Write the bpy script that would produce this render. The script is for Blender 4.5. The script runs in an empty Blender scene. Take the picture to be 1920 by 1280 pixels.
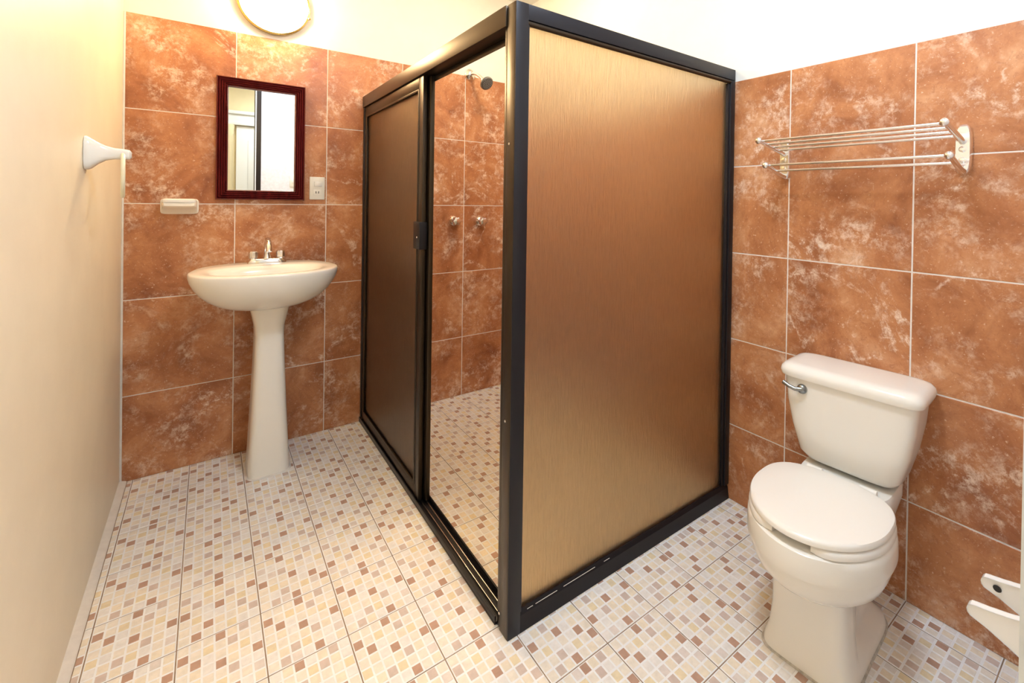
import bpy, bmesh, math, random
from mathutils import Vector, Matrix
random.seed(7)
S = bpy.context.scene
COL = S.collection
PI = math.pi

# ------------------------------------------------------------------ camera
CAM = Vector((0.2987, -2.7774, 1.2585))
YAW, PITCH, ROLL = 0.65493, -0.00605, 0.015
fwd = Vector((math.sin(YAW), math.cos(YAW), 0)); right = Vector((math.cos(YAW), -math.sin(YAW), 0)); up = Vector((0, 0, 1))
fwd, up = fwd*math.cos(PITCH) + up*math.sin(PITCH), up*math.cos(PITCH) - fwd*math.sin(PITCH)
right, up = right*math.cos(ROLL) + up*math.sin(ROLL), up*math.cos(ROLL) - right*math.sin(ROLL)
cd = bpy.data.cameras.new('camera'); cam = bpy.data.objects.new('camera', cd); COL.objects.link(cam)
m = Matrix((right, up, -fwd)).transposed().to_4x4(); m.translation = CAM
cam.matrix_world = m
FPX = 873.54
cd.sensor_fit = 'HORIZONTAL'; cd.sensor_width = 36.0; cd.lens = FPX/1920*36
cd.shift_x = -(1062.26-960)/1920; cd.shift_y = -(640-381.9)/1920
cd.clip_start = 0.01
S.camera = cam

# ------------------------------------------------------------------ light level
w = bpy.data.worlds.new('world'); S.world = w; w.use_nodes = True
w.node_tree.nodes['Background'].inputs[0].default_value = (0.75, 0.85, 1.0, 1)
w.node_tree.nodes['Background'].inputs[1].default_value = 0.6
S.view_settings.view_transform = 'Standard'; S.view_settings.look = 'None'
S.view_settings.gamma = 1.0; S.view_settings.use_curve_mapping = False
S.view_settings.exposure = 0.42
S.cycles.use_light_tree = False; S.cycles.max_bounces = 7; S.cycles.diffuse_bounces = 4; S.cycles.glossy_bounces = 4; S.cycles.transmission_bounces = 6
SCONCE_EMIT = 60.0        # warm wall lamp over the mirror
CEILING_EMIT = 50.0       # cool white round ceiling lamp
SHOWER_EMIT = 60.0
HALL_FILL_EMIT = 36.0  # added hall fill, lifts the view in the mirror

# ------------------------------------------------------------------ helpers
def new_bm(): return bmesh.new()

def box(bm, x0, x1, y0, y1, z0, z1, bev=0.0, seg=2):
    vs = [bm.verts.new((x, y, z)) for x in (x0, x1) for y in (y0, y1) for z in (z0, z1)]
    F = [(0,1,3,2), (4,6,7,5), (0,4,5,1), (2,3,7,6), (0,2,6,4), (1,5,7,3)]
    fs = [bm.faces.new([vs[i] for i in f]) for f in F]
    if bev > 0:
        es = list({e for f in fs for e in f.edges})
        bmesh.ops.bevel(bm, geom=es, offset=bev, segments=seg, affect='EDGES', profile=0.5)
    return vs

def loft(bm, rings, cap0=True, cap1=True, closed=True):
    R = [[bm.verts.new(p) for p in r] for r in rings]
    n = len(R[0])
    for a, b in zip(R[:-1], R[1:]):
        for i in range(n if closed else n-1):
            j = (i+1) % n
            bm.faces.new((a[i], a[j], b[j], b[i]))
    if cap0: bm.faces.new(list(reversed(R[0])))
    if cap1: bm.faces.new(R[-1])
    return R

def tube(bm, pts, r, n=14, caps=True):
    pts = [Vector(p) for p in pts]
    rr = r if isinstance(r, (list, tuple)) else [r]*len(pts)
    rings = []; ref = None
    for i, p in enumerate(pts):
        t = (pts[min(i+1, len(pts)-1)] - pts[max(i-1, 0)]).normalized()
        if ref is None:
            ref = t.orthogonal().normalized()
        u = (ref - t*ref.dot(t)).normalized(); v = t.cross(u); ref = u
        rings.append([p + (u*math.cos(2*PI*k/n) + v*math.sin(2*PI*k/n))*rr[i] for k in range(n)])
    loft(bm, rings, caps, caps)

def lathe(bm, origin, axis, prof, n=32, caps=True):
    """prof: list of (distance along axis, radius)"""
    o = Vector(origin); a = Vector(axis).normalized(); u = a.orthogonal().normalized(); v = a.cross(u)
    rings = [[o + a*d + (u*math.cos(2*PI*k/n) + v*math.sin(2*PI*k/n))*max(r, 1e-4) for k in range(n)] for d, r in prof]
    loft(bm, rings, caps, caps)

def sq(cx, cy, z, hx, hy, e=4.0, n=48):
    out = []
    for k in range(n):
        t = 2*PI*k/n; c, s = math.cos(t), math.sin(t)
        out.append(Vector((cx + hx*math.copysign(abs(c)**(2/e), c), cy + hy*math.copysign(abs(s)**(2/e), s), z)))
    return out

def ball(bm, c, r, n=16):
    bmesh.ops.create_uvsphere(bm, u_segments=n, v_segments=max(6, n//2), radius=r, matrix=Matrix.Translation(Vector(c)))

def obj(name, bm, mats, parent=None, smooth=True, angle=35, origin=None):
    bmesh.ops.recalc_face_normals(bm, faces=bm.faces)
    off = Vector((0, 0, 0))
    if parent is not None:
        r = parent
        while r is not None:
            off = off + r.location; r = r.parent
    if origin is not None: loc = Vector(origin) - off
    else: loc = Vector((0, 0, 0))
    for v in bm.verts: v.co -= (off + loc)
    me = bpy.data.meshes.new(name); bm.to_mesh(me); bm.free()
    for mt in (mats if isinstance(mats, list) else [mats]): me.materials.append(M[mt] if isinstance(mt, str) else mt)
    if smooth:
        me.polygons.foreach_set('use_smooth', [True]*len(me.polygons))
        me.set_sharp_from_angle(angle=math.radians(angle))
    o = bpy.data.objects.new(name, me); COL.objects.link(o)
    if parent is not None: o.parent = parent
    o.location = loc
    return o

def tag(o, label, cat, group=None, kind=None):
    o['label'] = label; o['category'] = cat
    if group: o['group'] = group
    if kind: o['kind'] = kind
    return o

def thing(name, loc, label, cat, group=None):
    o = bpy.data.objects.new(name, None); COL.objects.link(o); o.location = loc
    o.empty_display_size = 0.05
    return tag(o, label, cat, group)

def struct(name, bm, mat, label, cat):
    o = obj(name, bm, mat); return tag(o, label, cat, kind='structure')

# ------------------------------------------------------------------ materials
M = {}
def mat(name, color=(.8,.8,.8), rough=.5, metal=0.0, spec=.5, coat=0.0):
    m = bpy.data.materials.new(name); m.use_nodes = True
    b = m.node_tree.nodes['Principled BSDF']
    b.inputs['Base Color'].default_value = (*color, 1); b.inputs['Roughness'].default_value = rough
    b.inputs['Metallic'].default_value = metal; b.inputs['Specular IOR Level'].default_value = spec
    b.inputs['Coat Weight'].default_value = coat
    M[name] = m; return m, m.node_tree.nodes, m.node_tree.links, b

def noise(N, L, vec, scale, detail=4, rough=.5, dist=0.0):
    n = N.new('ShaderNodeTexNoise'); n.inputs['Scale'].default_value = scale; n.inputs['Detail'].default_value = detail
    n.inputs['Roughness'].default_value = rough; n.inputs['Distortion'].default_value = dist
    if vec is not None: L.new(vec, n.inputs['Vector'])
    return n.outputs['Fac']

def ramp(N, L, fac, stops):
    r = N.new('ShaderNodeValToRGB'); e = r.color_ramp.elements
    while len(e) < len(stops): e.new(0.5)
    for el, (p, c) in zip(e, stops):
        el.position = p; el.color = (*c, 1) if len(c) == 3 else c
    L.new(fac, r.inputs['Fac']); return r.outputs['Color']

def mix(N, L, fac, a, b, mode='MIX'):
    x = N.new('ShaderNodeMix'); x.data_type = 'RGBA'; x.blend_type = mode
    for s, v in ((x.inputs['Factor'], fac), (x.inputs['A'], a), (x.inputs['B'], b)):
        if hasattr(v, 'is_output'): L.new(v, s)
        elif isinstance(v, (int, float)): s.default_value = v
        else: s.default_value = (*v, 1)
    return x.outputs['Result']

def bump(N, L, b, h, strength=.2, dist=.002):
    n = N.new('ShaderNodeBump'); n.inputs['Strength'].default_value = strength; n.inputs['Distance'].default_value = dist
    L.new(h, n.inputs['Height']); L.new(n.outputs['Normal'], b.inputs['Normal'])

def objcoord(N, L, per_object=True, scale=(1,1,1)):
    tc = N.new('ShaderNodeTexCoord'); mp = N.new('ShaderNodeMapping'); mp.inputs['Scale'].default_value = scale
    L.new(tc.outputs['Object'], mp.inputs['Vector'])
    if per_object:
        oi = N.new('ShaderNodeObjectInfo'); vm = N.new('ShaderNodeVectorMath'); vm.operation = 'SCALE'
        vm.inputs[0].default_value = (37.0, 61.0, 23.0); L.new(oi.outputs['Random'], vm.inputs['Scale'])
        L.new(vm.outputs[0], mp.inputs['Location'])
    return mp.outputs['Vector']

# terracotta marbled ceramic tile
def make_tile_mat():
    m, N, L, b = mat('wall_tile', rough=.34, spec=.45)
    v = objcoord(N, L)
    base = ramp(N, L, noise(N, L, v, 4.5, 7, .66, .5), [(.28, (.235,.074,.030)), (.43, (.41,.153,.060)), (.56, (.55,.235,.100)), (.72, (.70,.390,.215))])
    # pale ragged clouds: a coarse mask times fine shredded noise
    msk = ramp(N, L, noise(N, L, v, 5.0, 5, .65, .6), [(.48, (0,0,0)), (.63, (1,1,1))])
    shred = ramp(N, L, noise(N, L, v, 30, 8, .80, .25), [(.46, (0,0,0)), (.60, (1,1,1))])
    cl = mix(N, L, 1.0, msk, shred, 'MULTIPLY')
    c1 = mix(N, L, mixf(N, L, cl, .72), base, (.88,.70,.55))
    # swirling pale veins: thin band of a warped noise
    nz = noise(N, L, v, 3.4, 6, .6, .9)
    vein = ramp(N, L, nz, [(.470, (0,0,0)), (.496, (1,1,1)), (.504, (1,1,1)), (.535, (0,0,0))])
    vv = mix(N, L, 1.0, vein, shred, 'MULTIPLY')
    vmask = ramp(N, L, noise(N, L, v, 2.2, 2, .5, .2), [(.50, (0,0,0)), (.62, (1,1,1))])
    vv = mix(N, L, 1.0, vv, vmask, 'MULTIPLY')
    c2 = mix(N, L, mixf(N, L, vv, .85), c1, (.90,.74,.60))
    # grit: fine pale and dark specks
    sp = ramp(N, L, noise(N, L, v, 110, 3, .7), [(.62, (0,0,0)), (.72, (1,1,1))])
    c3 = mix(N, L, mixf(N, L, sp, .60), c2, (.88,.70,.54))
    dk = ramp(N, L, noise(N, L, v, 48, 7, .8, .8), [(.34, (1,1,1)), (.48, (0,0,0))])
    c4 = mix(N, L, mixf(N, L, dk, .52), c3, (.34,.105,.040))
    L.new(c4, b.inputs['Base Color'])
    bump(N, L, b, noise(N, L, v, 28, 8, .7, .6), .14, .002)
def mixf(N, L, f, k):
    x = N.new('ShaderNodeMath'); x.operation = 'MULTIPLY'; L.new(f, x.inputs[0]); x.inputs[1].default_value = k
    return x.outputs[0]
make_tile_mat()

def speckled(name, color, rough, amt=.12, scale=40, spec=.5):
    m, N, L, b = mat(name, color, rough, spec=spec)
    v = objcoord(N, L)
    c = ramp(N, L, noise(N, L, v, scale, 4, .6), [(.3, tuple(x*(1-amt) for x in color)), (.7, tuple(min(1, x*(1+amt*.5)) for x in color))])
    L.new(c, b.inputs['Base Color'])
    return m, N, L, b
CHIPS = {'L': (.90,.83,.73), 'y': (.90,.805,.66), 'Y': (.86,.74,.52), 'm': (.80,.72,.67), 'M': (.68,.56,.50), 'D': (.53,.335,.25), 'P': (.89,.855,.82)}
for k, c in CHIPS.items(): speckled('chip_'+k, c, .36, .10, 55)
speckled('tile_glaze', (.94,.94,.94), .38, .05, 20)
m, N, L, b = speckled('floor_joint', (.36,.25,.17), .8, .35, 30)
speckled('white_paint', (.86,.85,.80), .6, .025, 9)
speckled('hall_paint', (.84,.70,.42), .7, .04, 6)
m, N, L, b = speckled('cream_paint', (.88,.79,.62), .42, .04, 5)
bump(N, L, b, noise(N, L, objcoord(N, L, False), 9, 6, .6), .25, .006)
speckled('grout', (.84,.78,.72), .8, .08, 60)
speckled('caulk', (.80,.76,.71), .55, .08, 30)
speckled('old_caulk', (.60,.56,.49), .7, .4, 60)
speckled('jamb_paint', (.80,.83,.88), .7, .10, 45)
mat('ceramic', (.93,.90,.83), .18, coat=.2)
mat('ceramic_white', (.88,.88,.86), .10, coat=.5)
mat('seat_plastic', (.93,.895,.83), .22)
mat('ring_plastic', (.86,.82,.62), .3)
mat('plate_plastic', (.86,.84,.77), .35)
mat('slot', (.02,.02,.02), .6)
mat('chrome', (.90,.90,.91), .14, 1.0)
mat('chrome_dark', (.30,.31,.31), .22, 1.0)
mat('steel_rail', (.78,.77,.74), .22, 1.0)
mat('brass', (.70,.48,.16), .25, 1.0)
mat('mirror_silver', (.93,.95,.95), .005, 1.0)
mat('rubber', (.025,.022,.022), .5)
mat('showerface', (.09,.095,.095), .4)
mat('nozzle', (.45,.46,.46), .4)
# bronze anodised aluminium
m, N, L, b = mat('bronze', (.060,.043,.029), .36, .85, .5)
v = objcoord(N, L, False, (220, 220, 3))
bump(N, L, b, noise(N, L, v, 1.0, 2), .03, .001)
m, N, L, b = mat('black_shaded_alu', (.014,.012,.015), .36, .2, .35)  # frame bronze with shade put into its colour; plain black on pull and jamb strip
# mahogany
m, N, L, b = mat('mahogany', (.10,.014,.012), .24, coat=.3)
v = objcoord(N, L, True, (30, 30, 6))
L.new(ramp(N, L, noise(N, L, v, 1.5, 5, .6, .6), [(.3, (.105,.012,.014)), (.7, (.165,.022,.023))]), b.inputs['Base Color'])
# amber rain glass
def glass(name, tint, rough):
    m, N, L, b = mat(name, tint, rough, 0, .5)
    b.inputs['Transmission Weight'].default_value = 1.0; b.inputs['IOR'].default_value = 1.45
    v = objcoord(N, L, False, (170, 170, 16))
    st = noise(N, L, v, 1.0, 3, .65, .3)
    L.new(ramp(N, L, st, [(.30, tuple(x*.84 for x in tint)), (.70, tuple(min(1, x*1.08) for x in tint))]), b.inputs['Base Color'])
    bump(N, L, b, st, .8, .004)
glass('amber_glass', (.88,.735,.50), .40)
glass('bronze_glass', (.70,.53,.37), .30)
def emit(name, color, strength):
    m = bpy.data.materials.new(name); m.use_nodes = True; nt = m.node_tree
    for n in list(nt.nodes):
        if n.type != 'OUTPUT_MATERIAL': nt.nodes.remove(n)
    e = nt.nodes.new('ShaderNodeEmission'); e.inputs[0].default_value = (*color, 1); e.inputs[1].default_value = strength
    nt.links.new(e.outputs[0], nt.nodes['Material Output'].inputs[0]); M[name] = m
emit('sconce_glow', (1.0, .70, .36), SCONCE_EMIT)
emit('ceiling_glow', (.72, .85, 1.0), CEILING_EMIT)
emit('shower_glow', (1.0, .77, .48), SHOWER_EMIT)
emit('hall_fill_glow', (.82, .91, 1.0), HALL_FILL_EMIT)
mat('door_white', (.82,.80,.74), .5)

# ------------------------------------------------------------------ room dimensions
W = 2.0709            # right wall tile face
SX, SY, ZT = 0.9826, -1.638, 1.825
YF = -2.729           # inner face of the wall with the doorway
JX = 0.655            # door jamb
CEIL = 2.62
RB = [0, .374, .795, 1.219, 1.635, 2.052]      # courses on the sink wall
RR = [0, .319, .684, 1.049, 1.414, 1.775]      # courses on the toilet wall
CB = [0.0, .4, .8, 1.2, 1.6, 2.0, W]
CR = [0.0, -.275, -.675, -1.075, -1.475, -1.875, -2.275, -2.675, YF]
G = .002              # half joint
TH = .0016            # how far tiles stand out of the grout

# --- walls
bm = new_bm(); box(bm, -.12, W+.12, TH, .14, -.05, CEIL)
wall_back = struct('wall_back', bm, 'white_paint', 'white painted wall behind the sink, tiled up to above head height', 'wall')
bm = new_bm(); box(bm, W+TH, W+.12, -2.87, .0, -.05, CEIL)
wall_right = struct('wall_right', bm, 'white_paint', 'white painted wall behind the toilet, tiled to shoulder height', 'wall')
bm = new_bm(); box(bm, -.12, 0, -4.3, 0, -.05, CEIL)
wall_left = struct('wall_left', bm, 'cream_paint', 'plain cream painted wall with the towel ring', 'wall')
bm = new_bm(); box(bm, JX, W, YF-.13, YF, 0, CEIL)
box(bm, 0, JX, YF-.13, YF, 2.42, CEIL)
wall_front = struct('wall_front', bm, 'jamb_paint', 'pale bluish white wall end beside the doorway at the right edge', 'wall')
bm = new_bm(); box(bm, -.12, W+.12, YF-.13, .14, CEIL, CEIL+.1)
struct('ceiling', bm, 'white_paint', 'white bathroom ceiling above the picture', 'ceiling')

grouted = {'wall_back': [], 'wall_right': []}
def wall_tiles(parent, plane, cols, rows):
    for i in range(len(cols)-1):
        for j in range(len(rows)-1):
            a0, a1 = sorted((cols[i], cols[i+1])); z0, z1 = rows[j], rows[j+1]
            a0 += G; a1 -= G; z0 += (G if j else 0); z1 -= (G if j < len(rows)-2 else 0)
            if a1-a0 < .004: continue
            bm = new_bm(); k = .0012
            d = random.uniform(-.0003, .0003)
            if plane == 'y':
                f, bk = 0.0+d, TH+.001
                rings = [[(a0,bk,z0),(a1,bk,z0),(a1,bk,z1),(a0,bk,z1)], [(a0,f+k,z0),(a1,f+k,z0),(a1,f+k,z1),(a0,f+k,z1)],
                         [(a0+k,f,z0+k),(a1-k,f,z0+k),(a1-k,f,z1-k),(a0+k,f,z1-k)]]
                o = (a0+(a1-a0)/2, 0, (z0+z1)/2)
            else:
                f, bk = W+d, W+TH+.001
                rings = [[(bk,a0,z0),(bk,a1,z0),(bk,a1,z1),(bk,a0,z1)], [(f+k,a0,z0),(f+k,a1,z0),(f+k,a1,z1),(f+k,a0,z1)],
                         [(f,a0+k,z0+k),(f,a1-k,z0+k),(f,a1-k,z1-k),(f,a0+k,z1-k)]]
                o = (W, (a0+a1)/2, (z0+z1)/2)
            loft(bm, rings); obj('wall_tile', bm, 'wall_tile', parent, smooth=False, origin=o)
wall_tiles(wall_back, 'y', CB, RB)
wall_tiles(wall_right, 'x', CR, RR)
# grout bed behind the tiles (shows as the pale joints)
bm = new_bm(); box(bm, 0, W, TH*.7, TH+.001, 0, RB[-1]-.001); obj('grout_bed', bm, 'grout', wall_back, smooth=False)
bm = new_bm(); box(bm, W+TH*.7, W+TH+.001, YF, 0, 0, RR[-1]-.001); obj('grout_bed', bm, 'grout', wall_right, smooth=False)
bm = new_bm(); tube(bm, [(0.003, -.002, .0), (.002, -.002, 1.0), (.003, -.002, 2.05)], .0045, 8)
tag(obj('trim_1', bm, 'caulk'), 'thin pale caulk bead in the corner left of the sink tiles', 'trim', kind='structure')

# --- floor of printed mosaic tiles
FX0, FPX_, FY0, FPY = .2382, .1947, -.1897, .2318
bm = new_bm(); box(bm, -.02, W+.01, YF-.13, .01, -.06, -.0012)
floor = struct('floor', bm, 'floor_joint', 'beige mosaic patterned tile floor of the bathroom', 'floor')
PATTERN = ["LLLDyML", "DLYLMLL", "LDPLyYL", "LyPDyLD", "YLLyMyP", "PyMYLLm", "LMyPDyy"]
def rotpat(p, k):
    for _ in range(k): p = [''.join(p[6-c][r] for c in range(7)) for r in range(7)]
    return p
PATS = [rotpat(PATTERN, k) for k in range(4)]
chip_keys = list(CHIPS)
hx, hy = (FPX_-.003)/2, (FPY-.003)/2
px_, py_ = 2*hx/7, 2*hy/7
chx, chy = px_*.5*.82, py_*.5*.82
def chip_mesh(key):
    bm = new_bm(); k = .0006
    loft(bm, [[(-chx,-chy,0),(chx,-chy,0),(chx,chy,0),(-chx,chy,0)], [(-chx+k,-chy+k,.0009),(chx-k,-chy+k,.0009),(chx-k,chy-k,.0009),(-chx+k,chy-k,.0009)]], cap0=False)
    bmesh.ops.recalc_face_normals(bm, faces=bm.faces)
    me = bpy.data.meshes.new('mosaic_chip'); bm.to_mesh(me); bm.free(); me.materials.append(M['chip_'+key]); return me
chip_me = {k: chip_mesh(k) for k in chip_keys}
bm = new_bm(); k = .001
loft(bm, [[(-hx,-hy,-.006),(hx,-hy,-.006),(hx,hy,-.006),(-hx,hy,-.006)], [(-hx,-hy,-k),(hx,-hy,-k),(hx,hy,-k),(-hx,hy,-k)], [(-hx+k,-hy+k,0),(hx-k,-hy+k,0),(hx-k,hy-k,0),(-hx+k,hy-k,0)]], cap0=False)
bmesh.ops.recalc_face_normals(bm, faces=bm.faces)
tile_me = bpy.data.meshes.new('floor_tile'); bm.to_mesh(tile_me); bm.free(); tile_me.materials.append(M['tile_glaze'])
def project(p):
    q = Vector(p)-CAM; z = q.dot(fwd)
    if z < .05: return None
    return 1062.26+FPX*q.dot(right)/z, 381.9-FPX*q.dot(up)/z, z
X_MIN, X_MAX, Y_MIN, Y_MAX = .026, W, YF, 0.0
whole, clipped = [], []
for i in range(-2, 11):
    for j in range(-1, 13):
        x0 = FX0 + FPX_*i; y1 = FY0 - FPY*j; x1 = x0+FPX_; y0 = y1-FPY
        cx, cy = (x0+x1)/2, (y0+y1)/2
        ax0, ax1, ay0, ay1 = max(x0+.0015, X_MIN), min(x1-.0015, X_MAX), max(y0+.0015, Y_MIN), min(y1-.0015, Y_MAX)
        if ax1-ax0 < .004 or ay1-ay0 < .004: continue
        full = abs((ax1-ax0)-2*hx) < 1e-6 and abs((ay1-ay0)-2*hy) < 1e-6
        if full:
            t = bpy.data.objects.new('floor_tile', tile_me); COL.objects.link(t); t.parent = floor; t.location = (cx, cy, 0)
        else:
            b2 = new_bm(); box(b2, ax0, ax1, ay0, ay1, -.006, 0); t = obj('floor_tile', b2, 'tile_glaze', floor, smooth=False, origin=(cx, cy, 0))
        pat = PATS[(i*3 + j*5 + (i*j) % 3) % 4]
        for r in range(7):
            for c in range(7):
                mx, my = cx-hx+px_*(c+.5), cy+hy-py_*(r+.5)
                key = pat[r][c]
                if key in 'Ly' and random.random() < .25: key = random.choice('LyPPm')
                u0, u1, v0, v1 = max(mx-chx, X_MIN), min(mx+chx, X_MAX-.002), max(my-chy, Y_MIN), min(my+chy, Y_MAX-.002)
                if u1-u0 < .004 or v1-v0 < .004: continue
                if u1-u0 > 2*chx-1e-5 and v1-v0 > 2*chy-1e-5:
                    q = project((mx, my, 0)); sc = 0
                    if q and 60 < q[0] < 1900 and q[1] < 1275:
                        hid = (mx > 1.55 and -2.33 < my < -1.98) or (mx > SX+.02 and my > SY-.01)
                        sc = 0 if hid else (1.2585/q[2]**3)
                    whole.append((sc, mx, my, key, t))
                else: clipped.append((u0, u1, v0, v1, key))
whole.sort(key=lambda a: -a[0])
for sc, mx, my, key, t in whole[:300]:
    o = bpy.data.objects.new('mosaic_chip', chip_me[key]); COL.objects.link(o); o.parent = t
    o.location = (mx-t.location.x, my-t.location.y, 0)
bm = new_bm()
rest = [(mx-chx, mx+chx, my-chy, my+chy, key) for sc, mx, my, key, t in whole[300:]] + clipped
for u0, u1, v0, v1, key in rest:
    k = .0006
    a = [bm.verts.new(p) for p in ((u0,v0,0),(u1,v0,0),(u1,v1,0),(u0,v1,0))]
    c = [bm.verts.new(p) for p in ((u0+k,v0+k,.0009),(u1-k,v0+k,.0009),(u1-k,v1-k,.0009),(u0+k,v1-k,.0009))]
    fs = [bm.faces.new(c)] + [bm.faces.new((a[n], a[(n+1)%4], c[(n+1)%4], c[n])) for n in range(4)]
    for f in fs: f.material_index = chip_keys.index(key)
o = obj('mosaic_chips', bm, ['chip_'+k for k in chip_keys], floor, smooth=False); o['kind'] = 'stuff'
bm = new_bm(); loft(bm, [[(0,y,0),(.024,y,0),(.020,y,.004),(0,y,.010)] for y in (YF, -2.0, -1.2, -.6, 0)])
tag(obj('trim_2', bm, 'caulk'), 'pale mortar strip along the foot of the cream wall', 'trim', kind='structure')

# ------------------------------------------------------------------ shower enclosure
sh = thing('shower_enclosure', (SX, SY, 0), 'corner shower cubicle of amber textured glass in a dark bronze frame', 'shower')
YP = SY+.065          # inner end of the post
def part(name, mt, parent, *boxes, bev=.002):
    bm = new_bm()
    for bx in boxes: box(bm, *bx, bev=bev)
    return obj(name, bm, mt, parent)
part('corner_post', 'bronze', sh, (SX, SX+.042, SY, SY+.046, 0, ZT), (SX+.004, SX+.038, SY+.048, YP, .0, ZT-.06), bev=.003)
part('post_shade_plate', 'black_shaded_alu', sh, (SX+.001, SX+.043, SY-.002, SY+.001, .001, ZT-.001), bev=.0008)  # added dark plate, gives the post's front face its shade by colour
part('header_rail', 'bronze', sh, (SX-.004, SX+.052, YP-.016, -.002, ZT-.062, ZT), (SX+.046, SX+.050, YP, -.002, ZT-.085, ZT-.062), bev=.002)
bt = part('bottom_track', 'black_shaded_alu', sh, (SX-.004, SX+.054, YP, -.002, .0015, .010), (SX-.004, SX+.001, YP, -.002, .010, .028), (SX+.049, SX+.054, YP, -.002, .010, .030), bev=.001)
for xx in (.016, .034): part('track_rail', 'steel_rail', bt, (SX+xx-.0012, SX+xx+.0012, YP, -.002, .010, .022), bev=.0005)
part('wall_channel', 'black_shaded_alu', sh, (SX, SX+.048, -.026, -.002, .030, ZT-.062), bev=.002)
tr = part('top_rail', 'black_shaded_alu', sh, (SX+.043, W-.002, SY, SY+.042, ZT-.046, ZT), bev=.002)
bm = new_bm(); tube(bm, [(SX+.043, SY+.008, ZT-.054), (W-.03, SY+.008, ZT-.054)], .008, 12); obj('glazing_bead', bm, 'bronze', tr)
brl = new_bm()
loft(brl, [[(x, SY-.002, .0015), (x, SY+.044, .0015), (x, SY+.044, .052), (x, SY+.012, .060), (x, SY+.004, .046)] for x in (SX+.043, W-.002)])
brail = obj('bottom_rail', brl, 'black_shaded_alu', sh, angle=20)
for xa, xb in ((1.055, 1.075), (1.085, 1.165), (1.19, 1.32), (1.36, 1.385)):
    bm = new_bm(); tube(bm, [(xa, SY+.0070, .0517), (xb, SY+.0070, .0517)], .0008, 6); obj('sealant_streak', bm, 'caulk', brail)
part('side_rail', 'black_shaded_alu', sh, (W-.032, W-.002, SY, SY+.042, .062, ZT-.047), (W-.044, W-.032, SY+.006, SY+.036, .062, ZT-.062), bev=.002)
part('side_rail', 'black_shaded_alu', sh, (SX+.042, SX+.050, SY+.003, SY+.036, .058, ZT-.047), bev=.0015)
part('glass_panel', 'amber_glass', sh, (SX+.049, W-.036, SY+.018, SY+.022, .050, ZT-.052), bev=0)
def sliding_door(x, y0, y1, pull):
    zb, zt = .024, ZT-.064
    d = part('sliding_door', 'bronze', sh, (x, x+.018, y0, y0+.050, zb, zt), (x, x+.018, y1-.034, y1, zb, zt),
             (x, x+.018, y0+.050, y1-.034, zt-.052, zt), (x, x+.018, y0+.050, y1-.034, zb, zb+.050), bev=.0025)
    part('glazing_bead', 'bronze', d, (x-.002, x+.004, y0+.046, y0+.056, zb+.046, zt-.048), (x-.002, x+.004, y1-.040, y1-.030, zb+.046, zt-.048),
         (x-.002, x+.004, y0+.056, y1-.040, zt-.058, zt-.048), (x-.002, x+.004, y0+.056, y1-.040, zb+.046, zb+.056), bev=.0015)
    part('door_glass', 'bronze_glass', d, (x+.007, x+.011, y0+.044, y1-.030, zb+.044, zt-.046), bev=0)
    if pull:
        p = part('door_pull', 'black_shaded_alu', d, (x-.012, x+.002, y0-.004, y0+.062, 1.052, 1.164), (x-.012, x+.020, y0-.008, y0-.002, 1.052, 1.164), bev=.002)
        bm = new_bm(); lathe(bm, (x-.012, y0+.02, 1.10), (-1, 0, 0), [(0, .004), (.0015, .003)], 10); obj('screw', bm, 'chrome', p)
sliding_door(SX+.004, -.915, -.028, True)
sliding_door(SX+.028, -.935, -.030, False)
for y, z in ((SY+.012, .62), (SY+.012, 1.42), (SY+.03, .05)):
    bm = new_bm(); lathe(bm, (SX-.0005, y+.015, z), (-1, 0, 0), [(0, .004), (.001, .003)], 10); obj('screw', bm, 'steel_rail', sh)

# ------------------------------------------------------------------ pedestal sink
CXS, ZR = .512, .934
sink = thing('pedestal_sink', (CXS, -.27, 0), 'ivory ceramic pedestal sink below the red framed mirror', 'sink')
n = 96
def outline(t):
    """plan of the basin: wide rounded front, straight tapering back against the wall"""
    c, s = math.cos(t), math.sin(t)
    e = 2.5
    x = .283*math.copysign(abs(c)**(2/e), c)
    if s < 0:
        y = -.285 + .235*s*abs(s)**(2/2.3-1) if abs(s) > 1e-6 else -.285
    else:
        yy = abs(s)**(2/3.2); y = -.285 + .279*yy; x *= (1-.14*yy)
    return CXS + x, y
def inner(t):
    c, s = math.cos(t), math.sin(t)
    x = .212*math.copysign(abs(c)**(2/2.6), c); y = -.315 + (.150 if s < 0 else .135)*math.copysign(abs(s)**(2/2.4), s)
    return CXS + x, y
bm = new_bm(); rings = []
cxb, cyb = CXS, -.245
for sc, z in ((.20, ZR-.180), (.36, ZR-.176), (.52, ZR-.164), (.66, ZR-.146), (.78, ZR-.122), (.87, ZR-.096), (.935, ZR-.068), (.98, ZR-.040), (.998, ZR-.020), (1.0, ZR-.008), (.993, ZR-.002), (.98, ZR)):
    rr = []
    for k in range(n):
        x, y = outline(2*PI*k/n)
        yy = cyb + (y-cyb)*sc
        if y > cyb: yy = cyb + (y-cyb)*(sc*.55+.45)
        rr.append((cxb+(x-cxb)*sc, yy, z))
    rings.append(rr)
for fr, dz in ((.5, .001), (.9, .000)):
    rr = []
    for k in range(n):
        t = 2*PI*k/n; a, c_ = outline(t), inner(t); rr.append((a[0]*(1-fr)+c_[0]*fr, a[1]*(1-fr)+c_[1]*fr, ZR+dz))
    rings.append(rr)
for sc, dz in ((1, -.006), (.95, -.03), (.86, -.065), (.68, -.098), (.4, -.118), (.12, -.126)):
    rings.append([(CXS+(inner(2*PI*k/n)[0]-CXS)*sc, -.32+(inner(2*PI*k/n)[1]+.32)*sc, ZR+dz) for k in range(n)])
loft(bm, rings); basin = obj('basin', bm, 'ceramic', sink, angle=60)
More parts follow.
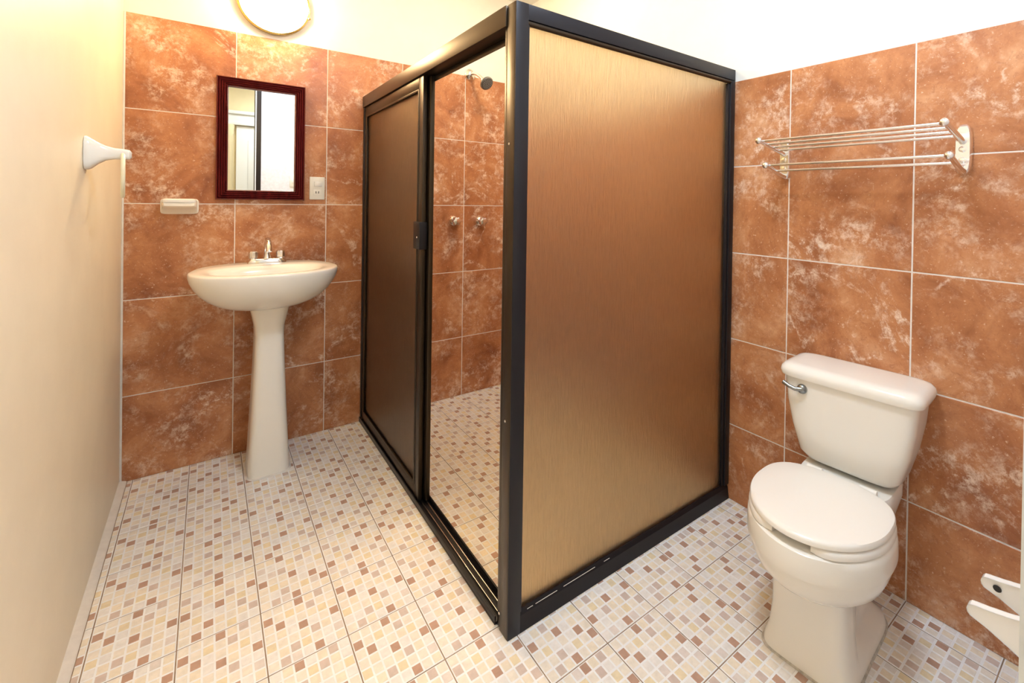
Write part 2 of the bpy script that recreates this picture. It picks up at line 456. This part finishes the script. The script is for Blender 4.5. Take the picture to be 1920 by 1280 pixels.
bm = new_bm(); lathe(bm, (CXS, -.32, ZR-.127), (0, 0, 1), [(0, .024), (.004, .022), (.0045, .014), (.001, .012)], 20); obj('drain', bm, 'chrome', basin)
bm = new_bm(); rings = []
PX = .527
bmc = new_bm(); loft(bmc, [sq(PX, -.206, z, .083+g, .1115+g, 5, 48) for z, g in ((.0012, .006), (.003, .005), (.006, .001))]); obj('base_caulk', bmc, 'caulk', sink)
for z, hw, yf, yb, e in ((.0015, .083, -.318, -.095, 5), (.03, .082, -.314, -.10, 5), (.10, .078, -.308, -.10, 5), (.30, .069, -.297, -.11, 4.5), (.50, .061, -.288, -.12, 4.5), (.62, .0575, -.284, -.125, 4.5),
                         (.665, .060, -.286, -.125, 4), (.70, .067, -.296, -.12, 4), (.74, .075, -.312, -.11, 3.6), (.775, .078, -.318, -.11, 3.4), (.80, .076, -.315, -.11, 3.4)):
    rings.append(sq(PX, (yf+yb)/2, z, hw, (yb-yf)/2, e, 64))
loft(bm, rings); obj('pedestal', bm, 'ceramic', sink, angle=60)
# faucet: 4 inch centreset on the back deck
FXC, FYC = .527, -.088
bm = new_bm(); rings = []
for z, s_ in ((0, 1.0), (.006, 1.0), (.016, .93), (.022, .86), (.024, .78)):
    rings.append(sq(FXC, FYC, ZR+z, .080*s_, .026*s_, 4, 48))
loft(bm, rings); fa = obj('faucet', bm, 'chrome', sink, angle=50)
bm = new_bm(); lathe(bm, (FXC, FYC, ZR+.020), (0, 0, 1), [(0, .020), (.012, .017), (.02, .015)], 24)
tube(bm, [(FXC, FYC, ZR+.03), (FXC, FYC+.004, ZR+.062), (FXC, FYC-.004, ZR+.095), (FXC, FYC-.03, ZR+.113), (FXC, FYC-.062, ZR+.104), (FXC, FYC-.088, ZR+.075), (FXC, FYC-.092, ZR+.064)],
     [.015, .0135, .013, .0135, .0135, .012, .012], 18)
obj('spout', bm, 'chrome', fa, angle=50)
for s_ in (-1, 1):
    bm = new_bm(); x = FXC+s_*.056
    lathe(bm, (x, FYC, ZR+.020), (0, 0, 1), [(0, .017), (.006, .015), (.010, .0215), (.034, .0215), (.040, .018), (.041, .008)], 12)
    obj('handle', bm, 'chrome', fa, angle=25)

# ------------------------------------------------------------------ mirror
mx0, mx1, mz0, mz1 = .322, .694, 1.240, 1.829
mir = thing('wall_mirror', ((mx0+mx1)/2, -.001, mz0), 'rectangular wall mirror in a reeded dark red wooden frame', 'mirror')
prof = [(0, 0), (0, -.012)]
fw = .048
for k in range(5):
    a = k*fw/5; base_h = .014 + .008*math.sin(PI*(1-k/5)*.5+.3)
    prof += [(a+.0008, -base_h), (a+fw/10, -base_h-.0075), (a+fw/5-.0008, -base_h)]
    if k < 4: prof += [(a+fw/5, -base_h+.004)]
prof += [(fw, -.010), (fw, 0)]
corners = [(mx0, mz0, 1, 1), (mx1, mz0, -1, 1), (mx1, mz1, -1, -1), (mx0, mz1, 1, -1)]
for k in range(4):
    bm = new_bm(); rings = []
    for q in (k, (k+1) % 4):
        x, z, sx_, sz_ = corners[q]; rings.append([(x+sx_*a, -.0015+h, z+sz_*a) for a, h in prof])
    loft(bm, rings); obj('frame_rail', bm, 'mahogany', mir, angle=25)
bm = new_bm(); box(bm, mx0+fw-.004, mx1-fw+.004, -.010, -.004, mz0+fw-.004, mz1-fw+.004); obj('mirror_glass', bm, 'mirror_silver', mir, smooth=False)

# ------------------------------------------------------------------ switch plate
px0, px1, pz0, pz1 = .719, .791, 1.246, 1.366
sw = thing('switch_outlet_plate', ((px0+px1)/2, -.001, pz0), 'ivory plate with a light switch and a socket, right of the mirror', 'switch plate')
part('plate', 'plate_plastic', sw, (px0, px1, -.009, -.001, pz0, pz1), bev=.002)
part('rocker', 'ceramic_white', sw, (px0+.022, px1-.014, -.014, -.008, pz1-.050, pz1-.024), bev=.0015)
so = part('socket', 'plate_plastic', sw, (px0+.018, px1-.018, -.0105, -.008, pz0+.022, pz0+.052), bev=.001)
for dx in (-.006, .006): part('slot', 'slot', so, (.755+dx-.0018, .755+dx+.0018, -.0110, -.0100, pz0+.032, pz0+.044), bev=0)

# ------------------------------------------------------------------ soap dish
sd = thing('soap_dish', (.194, -.001, 1.172), 'cream ceramic soap dish on the tiles left of the sink', 'soap dish')
bm = new_bm()
def rr_(y, x0, x1, z0, z1, e=7): return [Vector((p.x, y, p.y)) for p in sq((x0+x1)/2, (z0+z1)/2, 0, (x1-x0)/2, (z1-z0)/2, e, 40)]
loft(bm, [rr_(-.001, .126, .262, 1.172, 1.243), rr_(-.010, .126, .262, 1.172, 1.243), rr_(-.014, .131, .257, 1.176, 1.240), rr_(-.05, .135, .254, 1.198, 1.236), rr_(-.082, .139, .250, 1.206, 1.226), rr_(-.086, .143, .246, 1.210, 1.222)])
obj('body', bm, 'ceramic', sd, angle=40)
bm = new_bm(); loft(bm, [[Vector((p.x, p.y, z)) for p in sq(.194, -.052, 0, hx_, hy_, 5, 40)] for z, hx_, hy_ in ((1.222, .040, .018), (1.234, .052, .028), (1.240, .056, .033), (1.237, .060, .036), (1.226, .060, .036))])
obj('tray', bm, 'ceramic_white', sd, angle=40)

# ------------------------------------------------------------------ towel ring on the cream wall
ty, tz = -.765, 1.384
tw = thing('towel_ring', (0.001, ty, tz-.06), 'white ceramic towel ring holder with a hanging plastic ring on the cream wall', 'towel ring')
bm = new_bm(); rings = []
for x, hy_, h0, h1 in ((.001, .036, -.052, .050), (.006, .036, -.052, .050), (.014, .033, -.048, .045), (.028, .026, -.034, .034), (.045, .020, -.022, .024), (.065, .017, -.017, .018), (.090, .016, -.016, .016), (.100, .014, -.015, .014), (.104, .008, -.009, .008)):
    rings.append([Vector((x, p.x, p.y)) for p in sq(ty, tz+(h0+h1)/2, 0, hy_, (h1-h0)/2, 3.4, 36)])
loft(bm, rings); obj('bracket', bm, 'ceramic_white', tw, angle=40)
bm = new_bm(); rr = .066
pts = [(.084-.107*rr*1.05*math.sin(t), ty+rr*math.sin(t)*1.05, tz-rr+rr*math.cos(t)) for t in [2*PI*k/48 for k in range(48)]]
R = []
for k in range(48):
    p = Vector(pts[k]); t = (Vector(pts[(k+1) % 48])-Vector(pts[k-1])).normalized(); u = Vector((1, 0, 0)); v = t.cross(u).normalized()
    R.append([bm.verts.new(p + u*.0055*math.cos(a)+v*.0055*math.sin(a)) for a in [2*PI*q/10 for q in range(10)]])
for k in range(48):
    for q in range(10): bm.faces.new((R[k][q], R[k][(q+1)%10], R[(k+1)%48][(q+1)%10], R[(k+1)%48][q]))
obj('ring', bm, 'ring_plastic', tw)

# ------------------------------------------------------------------ shower head and valves
hd = thing('overhead_shower', (1.629, -.001, 2.064), 'chrome shower arm with a dark round spray head', 'shower head')
bm = new_bm(); lathe(bm, (1.629, -.0005, 2.064), (0, -1, 0), [(0, .040), (.006, .040), (.016, .034), (.024, .020), (.028, .014)], 32); obj('flange', bm, 'chrome', hd)
bm = new_bm(); tube(bm, [(1.629, -.02, 2.064), (1.632, -.055, 2.062), (1.640, -.085, 2.050), (1.652, -.112, 2.028), (1.658, -.124, 2.014)], .0105, 14)
ball(bm, (1.660, -.128, 2.008), .016); obj('arm', bm, 'chrome', hd)
ax = Vector((.18, -.78, -.58)).normalized(); hp = Vector((1.660, -.130, 2.006))
bm = new_bm(); lathe(bm, hp, ax, [(0, .012), (.012, .018), (.026, .036), (.034, .044), (.042, .044), (.045, .040)], 36); head = obj('head', bm, 'chrome_dark', hd)
bm = new_bm(); lathe(bm, hp+ax*.0445, ax, [(0, .039), (.003, .036), (.0035, .02)], 36); face = obj('spray_face', bm, 'showerface', head)
u_ = ax.orthogonal().normalized(); v_ = ax.cross(u_)
bm = new_bm()
for rad, cnt in ((.010, 6), (.020, 12), (.029, 16)):
    for k in range(cnt):
        p = hp+ax*.0475+(u_*math.cos(2*PI*k/cnt)+v_*math.sin(2*PI*k/cnt))*rad
        lathe(bm, p, ax, [(0, .0018), (.002, .0012)], 6)
o = obj('spray_nozzles', bm, 'nozzle', head); o['kind'] = 'stuff'
for i, (vx, vz, lab) in enumerate(((1.529, 1.122, 'left chrome shower valve knob on the tiled wall'), (1.712, 1.118, 'right chrome shower valve knob on the tiled wall'))):
    vv = thing('shower_valve', (vx, -.001, vz), lab, 'valve', 'shower valve knobs')
    bm = new_bm(); lathe(bm, (vx, -.0005, vz), (0, -1, 0), [(0, .034), (.008, .034), (.020, .027), (.026, .018)], 28); obj('escutcheon', bm, 'chrome', vv)
    bm = new_bm(); rings = []
    for d, r in ((.024, .016), (.030, .024), (.052, .027), (.064, .024), (.068, .012)):
        rings.append([(vx+r*(1+.10*math.cos(6*t+i))*math.cos(t), -d, vz+r*(1+.10*math.cos(6*t+i))*math.sin(t)) for t in [2*PI*k/36 for k in range(36)]])
    loft(bm, rings); obj('handle', bm, 'chrome', vv, angle=30)

# ------------------------------------------------------------------ wall lamp over the mirror
LX, LZ = .552, 2.228
lamp = thing('wall_lamp', (LX, -.001, LZ), 'glowing round glass wall lamp with a brass rim above the mirror', 'lamp')
bm = new_bm(); lathe(bm, (LX, .001, LZ), (0, -1, 0), [(0, .150), (.012, .158), (.026, .158), (.030, .150)], 48); obj('rim', bm, 'brass', lamp)
bm = new_bm(); lathe(bm, (LX, -.026, LZ), (0, -1, 0), [(0, .149)] + [(.075*math.sin(a), .149*math.cos(a)) for a in [k*PI/2/8 for k in range(1, 8)]] + [(.075, .006)], 40); obj('glass_dome', bm, 'sconce_glow', lamp)
for a in (2.75, 6.0):
    bm = new_bm(); ball(bm, (LX+.160*math.cos(a), -.030, LZ+.160*math.sin(a)), .007, 10); obj('clip', bm, 'brass', lamp)

# ------------------------------------------------------------------ toilet
YT = -2.147
to = thing('toilet', (W, YT, 0), 'ivory two piece toilet with its lid closed, standing against the tiled wall', 'toilet')
X = lambda l: W-l
def egg(t, lc=.390, af=.208, ab=.160, b=.178, s=1.0, z=0.0):
    c, sn = math.cos(t), math.sin(t)
    if c >= 0: l = lc+af*c*s; y = b*sn*s
    else: l = lc-ab*s*abs(c)**(2/3.0); y = b*s*math.copysign(abs(sn)**(2/2.5), sn)
    return Vector((X(l), YT+y, z))
NT = 72
ang = [2*PI*k/NT for k in range(NT)]
bm = new_bm(); rings = []
for s, z in ((.70, .378), (.72, .386), (.97, .387), (1.0, .383), (1.016, .366), (1.022, .330), (1.016, .322), (.975, .318), (.97, .308), (.95, .286), (.90, .264), (.82, .248), (.74, .241)):
    rings.append([egg(t, s=s, z=z) for t in ang])
def foot(z, l0, l1, hwf, hwb, lcut=.345, e=6.5):
    out = []
    for t in ang:
        c, sn = math.cos(t), math.sin(t)
        l = (l0+l1)/2+(l1-l0)/2*math.copysign(abs(c)**(2/e), c)
        f = min(1, max(0, (l-(lcut-.03))/.05)); f = f*f*(3-2*f)
        hw = hwb+(hwf-hwb)*f
        out.append(Vector((X(l), YT+hw*math.copysign(abs(sn)**(2/e), sn), z)))
    return out
rings += [foot(.236, .20, .492, .104, .096), foot(.222, .18, .486, .099, .080), foot(.12, .16, .484, .100, .066), foot(.06, .15, .488, .107, .070), foot(.042, .14, .492, .111, .082), foot(.028, .13, .496, .116, .112), foot(.012, .125, .499, .120, .118), foot(.0015, .125, .499, .120, .118)]
loft(bm, rings); obj('bowl', bm, 'ceramic', to, angle=45)
bm = new_bm(); loft(bm, [foot(.0012, .121, .504, .125, .123), foot(.004, .123, .502, .123, .121), foot(.006, .127, .498, .119, .117)]); obj('base_caulk', bm, 'old_caulk', to)
bm = new_bm(); loft(bm, [sq(X(.13), YT, z, .115*s_, .128*s_, 5, 48) for z, s_ in ((.25, .72), (.30, .88), (.36, 1.0), (.392, 1.0), (.400, .97))]); obj('deck', bm, 'ceramic', to, angle=45)
# open front seat
bm = new_bm(); rings = []
gap = .30
for k in range(61):
    t = gap+(2*PI-2*gap)*k/60
    endk = min(k, 60-k); sh_ = 1 if endk > 2 else (.55, .80, .93)[endk]
    o_, i_ = egg(t, s=1.0, z=0), egg(t, s=.66, z=0); mid = (o_+i_)/2
    ring_ = []
    for a, h in ((-1, .001), (-.93, .016), (-.8, .020), (.8, .020), (.93, .016), (1, .008), (1, .001)):
        p = mid + (o_-i_)*.5*a*(sh_ if True else 1); ring_.append(Vector((p.x, p.y, .388+h*(1 if endk > 0 else .9))))
    rings.append(ring_)
loft(bm, rings); obj('seat', bm, 'seat_plastic', to, angle=50)
bm = new_bm(); loft(bm, [[egg(t, s=s, z=z) for t in ang] for s, z in ((.96, .4105), (.985, .4115), (.985, .420), (.97, .4255), (.90, .4285), (.6, .431), (.2, .432))]); obj('lid', bm, 'seat_plastic', to, angle=50)
for s_ in (-1, 1):
    bm = new_bm(); tube(bm, [(X(.215), YT+s_*.075-.022, .408), (X(.215), YT+s_*.075+.022, .408)], .011, 12); obj('hinge', bm, 'seat_plastic', to)
bm = new_bm(); rings = []
for z, hw, lf, e in ((.410, .112, .160, 4.5), (.418, .130, .178, 5), (.438, .144, .190, 6), (.52, .166, .197, 7), (.60, .180, .201, 8), (.682, .188, .204, 8)):
    rings.append(sq(X((.012+lf)/2), YT, z, (lf-.012)/2, hw, e, 64))
loft(bm, rings); tank = obj('tank', bm, 'ceramic', to, angle=50)
bm = new_bm(); rings = []
for z, g in ((.680, -.002), (.683, .008), (.696, .012), (.708, .009), (.718, .000), (.7225, -.014), (.724, -.03)):
    rings.append(sq(X(.108), YT, z, .098+g*.9, .192+g, 7, 64))
loft(bm, rings); obj('tank_lid', bm, 'ceramic', to, angle=50)
lv = Vector((X(.206), YT+.122, .650))
bm = new_bm(); lathe(bm, lv+Vector((.006, 0, 0)), (-1, 0, 0), [(0, .015), (.006, .016), (.012, .014), (.017, .008), (.018, .002)], 24)
tube(bm, [lv+Vector((-.006, 0, 0)), lv+Vector((-.014, .018, -.001)), lv+Vector((-.016, .036, .004)), lv+Vector((-.012, .056, .011))], [.008, .0065, .006, .007], 12)
obj('flush_lever', bm, 'chrome_dark', to)
bm = new_bm(); rings = [[egg(0, z=0)]*0]
bm.free()
to.rotation_euler = (0, 0, math.radians(4.0))

# ------------------------------------------------------------------ chrome towel rack
rk = thing('towel_rack', (W, -2.125, 1.36), 'chrome two tier towel rack on the tiles above the toilet', 'towel rack')
YA, YB = -1.862, -2.398
for yy in (YA, YB):
    bm = new_bm(); rings = []
    for x, f in ((0, 1.0), (.006, 1.0), (.012, .92), (.016, .78)):
        rr = []
        for t in [2*PI*k/40 for k in range(40)]:
            c, s_ = math.cos(t), math.sin(t); rr.append((W-.0008-x, yy+.021*f*math.copysign(abs(c)**(2/4), c)*(1-.12*abs(s_)), 1.428+.074*(1-(1-f)*.5)*math.copysign(abs(s_)**(2/5), s_)))
        rings.append(rr)
    loft(bm, rings); br = obj('bracket', bm, 'chrome', rk)
    for zz, d in ((1.474, .192), (1.388, .142)):
        bm = new_bm(); tube(bm, [(W-.008, yy, zz-.024), (W-.04, yy, zz-.018), (W-d, yy, zz+.012)], [.011, .0085, .008], 14)
        obj('arm', bm, 'chrome', br)
        bm = new_bm(); ball(bm, (W-d-.006, yy, zz+.0125), .0125, 18); obj('knob', bm, 'chrome', br)
    for zz in (1.428, 1.395):
        bm = new_bm(); lathe(bm, (W-.015, yy, zz), (-1, 0, 0), [(0, .010), (.003, .009), (.004, .005)], 16); obj('screw', bm, 'chrome', br)
for f in (0.05, .32, .59, .86):
    d = .192-.15*f; z = 1.487-.029*f
    bm = new_bm(); tube(bm, [(W-d, YB, z), (W-d, YA, z)], .0045, 12); obj('rail', bm, 'chrome', rk)
for d, z in ((.138, 1.401), (.078, 1.384)):
    bm = new_bm(); tube(bm, [(W-d, YB, z), (W-d, YA, z)], .0045, 12); obj('rail', bm, 'chrome', rk)

# ------------------------------------------------------------------ toilet paper holder on the doorway wall
ph = thing('paper_holder', (1.335, YF, .60), 'white ceramic paper roll holder with two fin shaped arms near the doorway', 'paper holder')
part('backplate', 'ceramic_white', ph, (1.27, 1.40, YF+.0005, YF+.012, .525, .670), bev=.004)
for xx in (1.290, 1.382):
    bm = new_bm(); prof_ = []
    for t, h0, h1 in ((0, -.075, .055), (.03, -.058, .042), (.06, -.041, .029), (.09, -.026, .019), (.115, -.015, .013), (.130, -.0105, .0105)):
        prof_.append((YF+.008+t, .606+h0, .606+h1))
    pts = [(y, z1) for y, z0, z1 in prof_] + [(YF+.008+.130+.010*math.cos(a), .606+.0105*math.sin(a)) for a in (1.0, .5, 0, -.5, -1.0)] + [(y, z0) for y, z0, z1 in reversed(prof_)]
    loft(bm, [[(xx-.007+.0015, y, z) for y, z in pts], [(xx-.007, y, z) for y, z in pts], [(xx+.007, y, z) for y, z in pts], [(xx+.0055, y, z) for y, z in pts]])
    arm = obj('arm', bm, 'ceramic_white', ph, angle=30)
    if xx > 1.35:
        bm = new_bm(); lathe(bm, (xx-.0072, YF+.008+.118, .606), (-1, 0, 0), [(0, .0058), (.0006, .0055)], 16); obj('spindle_hole', bm, 'slot', arm)

# ------------------------------------------------------------------ ceiling lamps (above the picture)
def ceiling_lamp(x, y, r, glow, label):
    t = thing('ceiling_lamp', (x, y, CEIL), label, 'lamp')
    bm = new_bm(); lathe(bm, (x, y, CEIL), (0, 0, -1), [(0, r+.02), (.03, r+.02), (.034, r)], 40); obj('rim', bm, 'ceramic_white', t)
    bm = new_bm(); lathe(bm, (x, y, CEIL-.03), (0, 0, -1), [(0, r-.005), (.02, r*.93), (.04, r*.72), (.052, r*.38), (.055, .004)], 40); obj('diffuser', bm, glow, t)
ceiling_lamp(1.02, -2.15, .20, 'ceiling_glow', 'round white ceiling lamp over the middle of the bathroom')
ceiling_lamp(1.50, -.80, .12, 'shower_glow', 'small round ceiling lamp over the shower')

# ------------------------------------------------------------------ hall behind the doorway (seen in the mirror)
bm = new_bm(); box(bm, -.12, W+.12, -4.42, -4.30, -.05, CEIL); hw_ = struct('wall_hall', bm, 'hall_paint', 'cream hall wall seen in the mirror', 'wall')
bm = new_bm(); box(bm, W, W+.12, -4.30, -2.87, -.05, CEIL); struct('wall_hall_side', bm, 'hall_paint', 'side wall of the hall outside the doorway', 'wall')
bm = new_bm(); box(bm, -.12, W+.12, -4.30, YF-.131, -.06, -.0012); struct('floor_hall', bm, 'tile_glaze', 'pale hall floor outside the doorway', 'floor')
bm = new_bm(); box(bm, -.12, W+.12, -4.30, YF-.13, CEIL, CEIL+.1); struct('ceiling_hall', bm, 'hall_paint', 'hall ceiling outside the doorway', 'ceiling')
bm = new_bm(); box(bm, .56, 1.40, -4.299, -4.27, 0, 2.12, bev=.004); d1 = struct('door_1', bm, 'door_white', 'white hall door seen in the mirror', 'door')
for z0, z1 in ((.2, .95), (1.1, 1.95)): part('door_panel', 'door_white', d1, (.68, 1.28, -4.272, -4.262, z0, z1), bev=.004)
bm = new_bm(); box(bm, .40, 1.56, -4.30, -4.22, 2.13, 2.18, bev=.006); box(bm, .42, 1.54, -4.30, -4.24, 2.18, 2.26, bev=.004); box(bm, .38, 1.58, -4.30, -4.20, 2.26, 2.30, bev=.008)
tag(obj('trim_3', bm, 'door_white'), 'white moulded lintel over the hall door in the mirror', 'trim', kind='structure')
bm = new_bm(); lathe(bm, (.49, -4.26, 0), (0, 0, 1), [(0, .05), (.05, .05), (.06, .036), (2.0, .034), (2.02, .045), (2.06, .045), (2.12, .055), (2.13, .055)], 24)
tag(obj('trim_4', bm, 'hall_paint'), 'slim cream half column beside the hall door in the mirror', 'trim', kind='structure')
bm = new_bm(); box(bm, .664, .704, YF+.0003, YF+.0012, 0, 2.42); box(bm, JX-.0015, JX-.0002, YF-.128, YF-.014, 0, 2.42)
tag(obj('trim_5', bm, 'black_shaded_alu'), 'dark metal strip on the doorway wall seen in the mirror', 'trim', kind='structure')
fp = thing('switch_plate', (.985, YF, 1.36), 'small light switch on the doorway wall seen in the mirror', 'switch plate')
part('plate', 'plate_plastic', fp, (.95, 1.02, YF+.0005, YF+.008, 1.36, 1.48), bev=.002)
part('rocker', 'ceramic_white', fp, (.97, 1.00, YF+.007, YF+.012, 1.40, 1.44), bev=.001)
t = thing('ceiling_lamp', (1.0, -3.6, CEIL), 'unseen round hall ceiling lamp added to brighten the mirror view', 'lamp')  # added lamp, only there to light the hall for the mirror
bm = new_bm(); lathe(bm, (1.0, -3.6, CEIL), (0, 0, -1), [(0, .22), (.03, .22), (.034, .20)], 40); obj('rim', bm, 'ceramic_white', t)
bm = new_bm(); lathe(bm, (1.0, -3.6, CEIL-.03), (0, 0, -1), [(0, .195), (.02, .19), (.04, .15), (.055, .01)], 40); obj('diffuser', bm, 'hall_fill_glow', t)
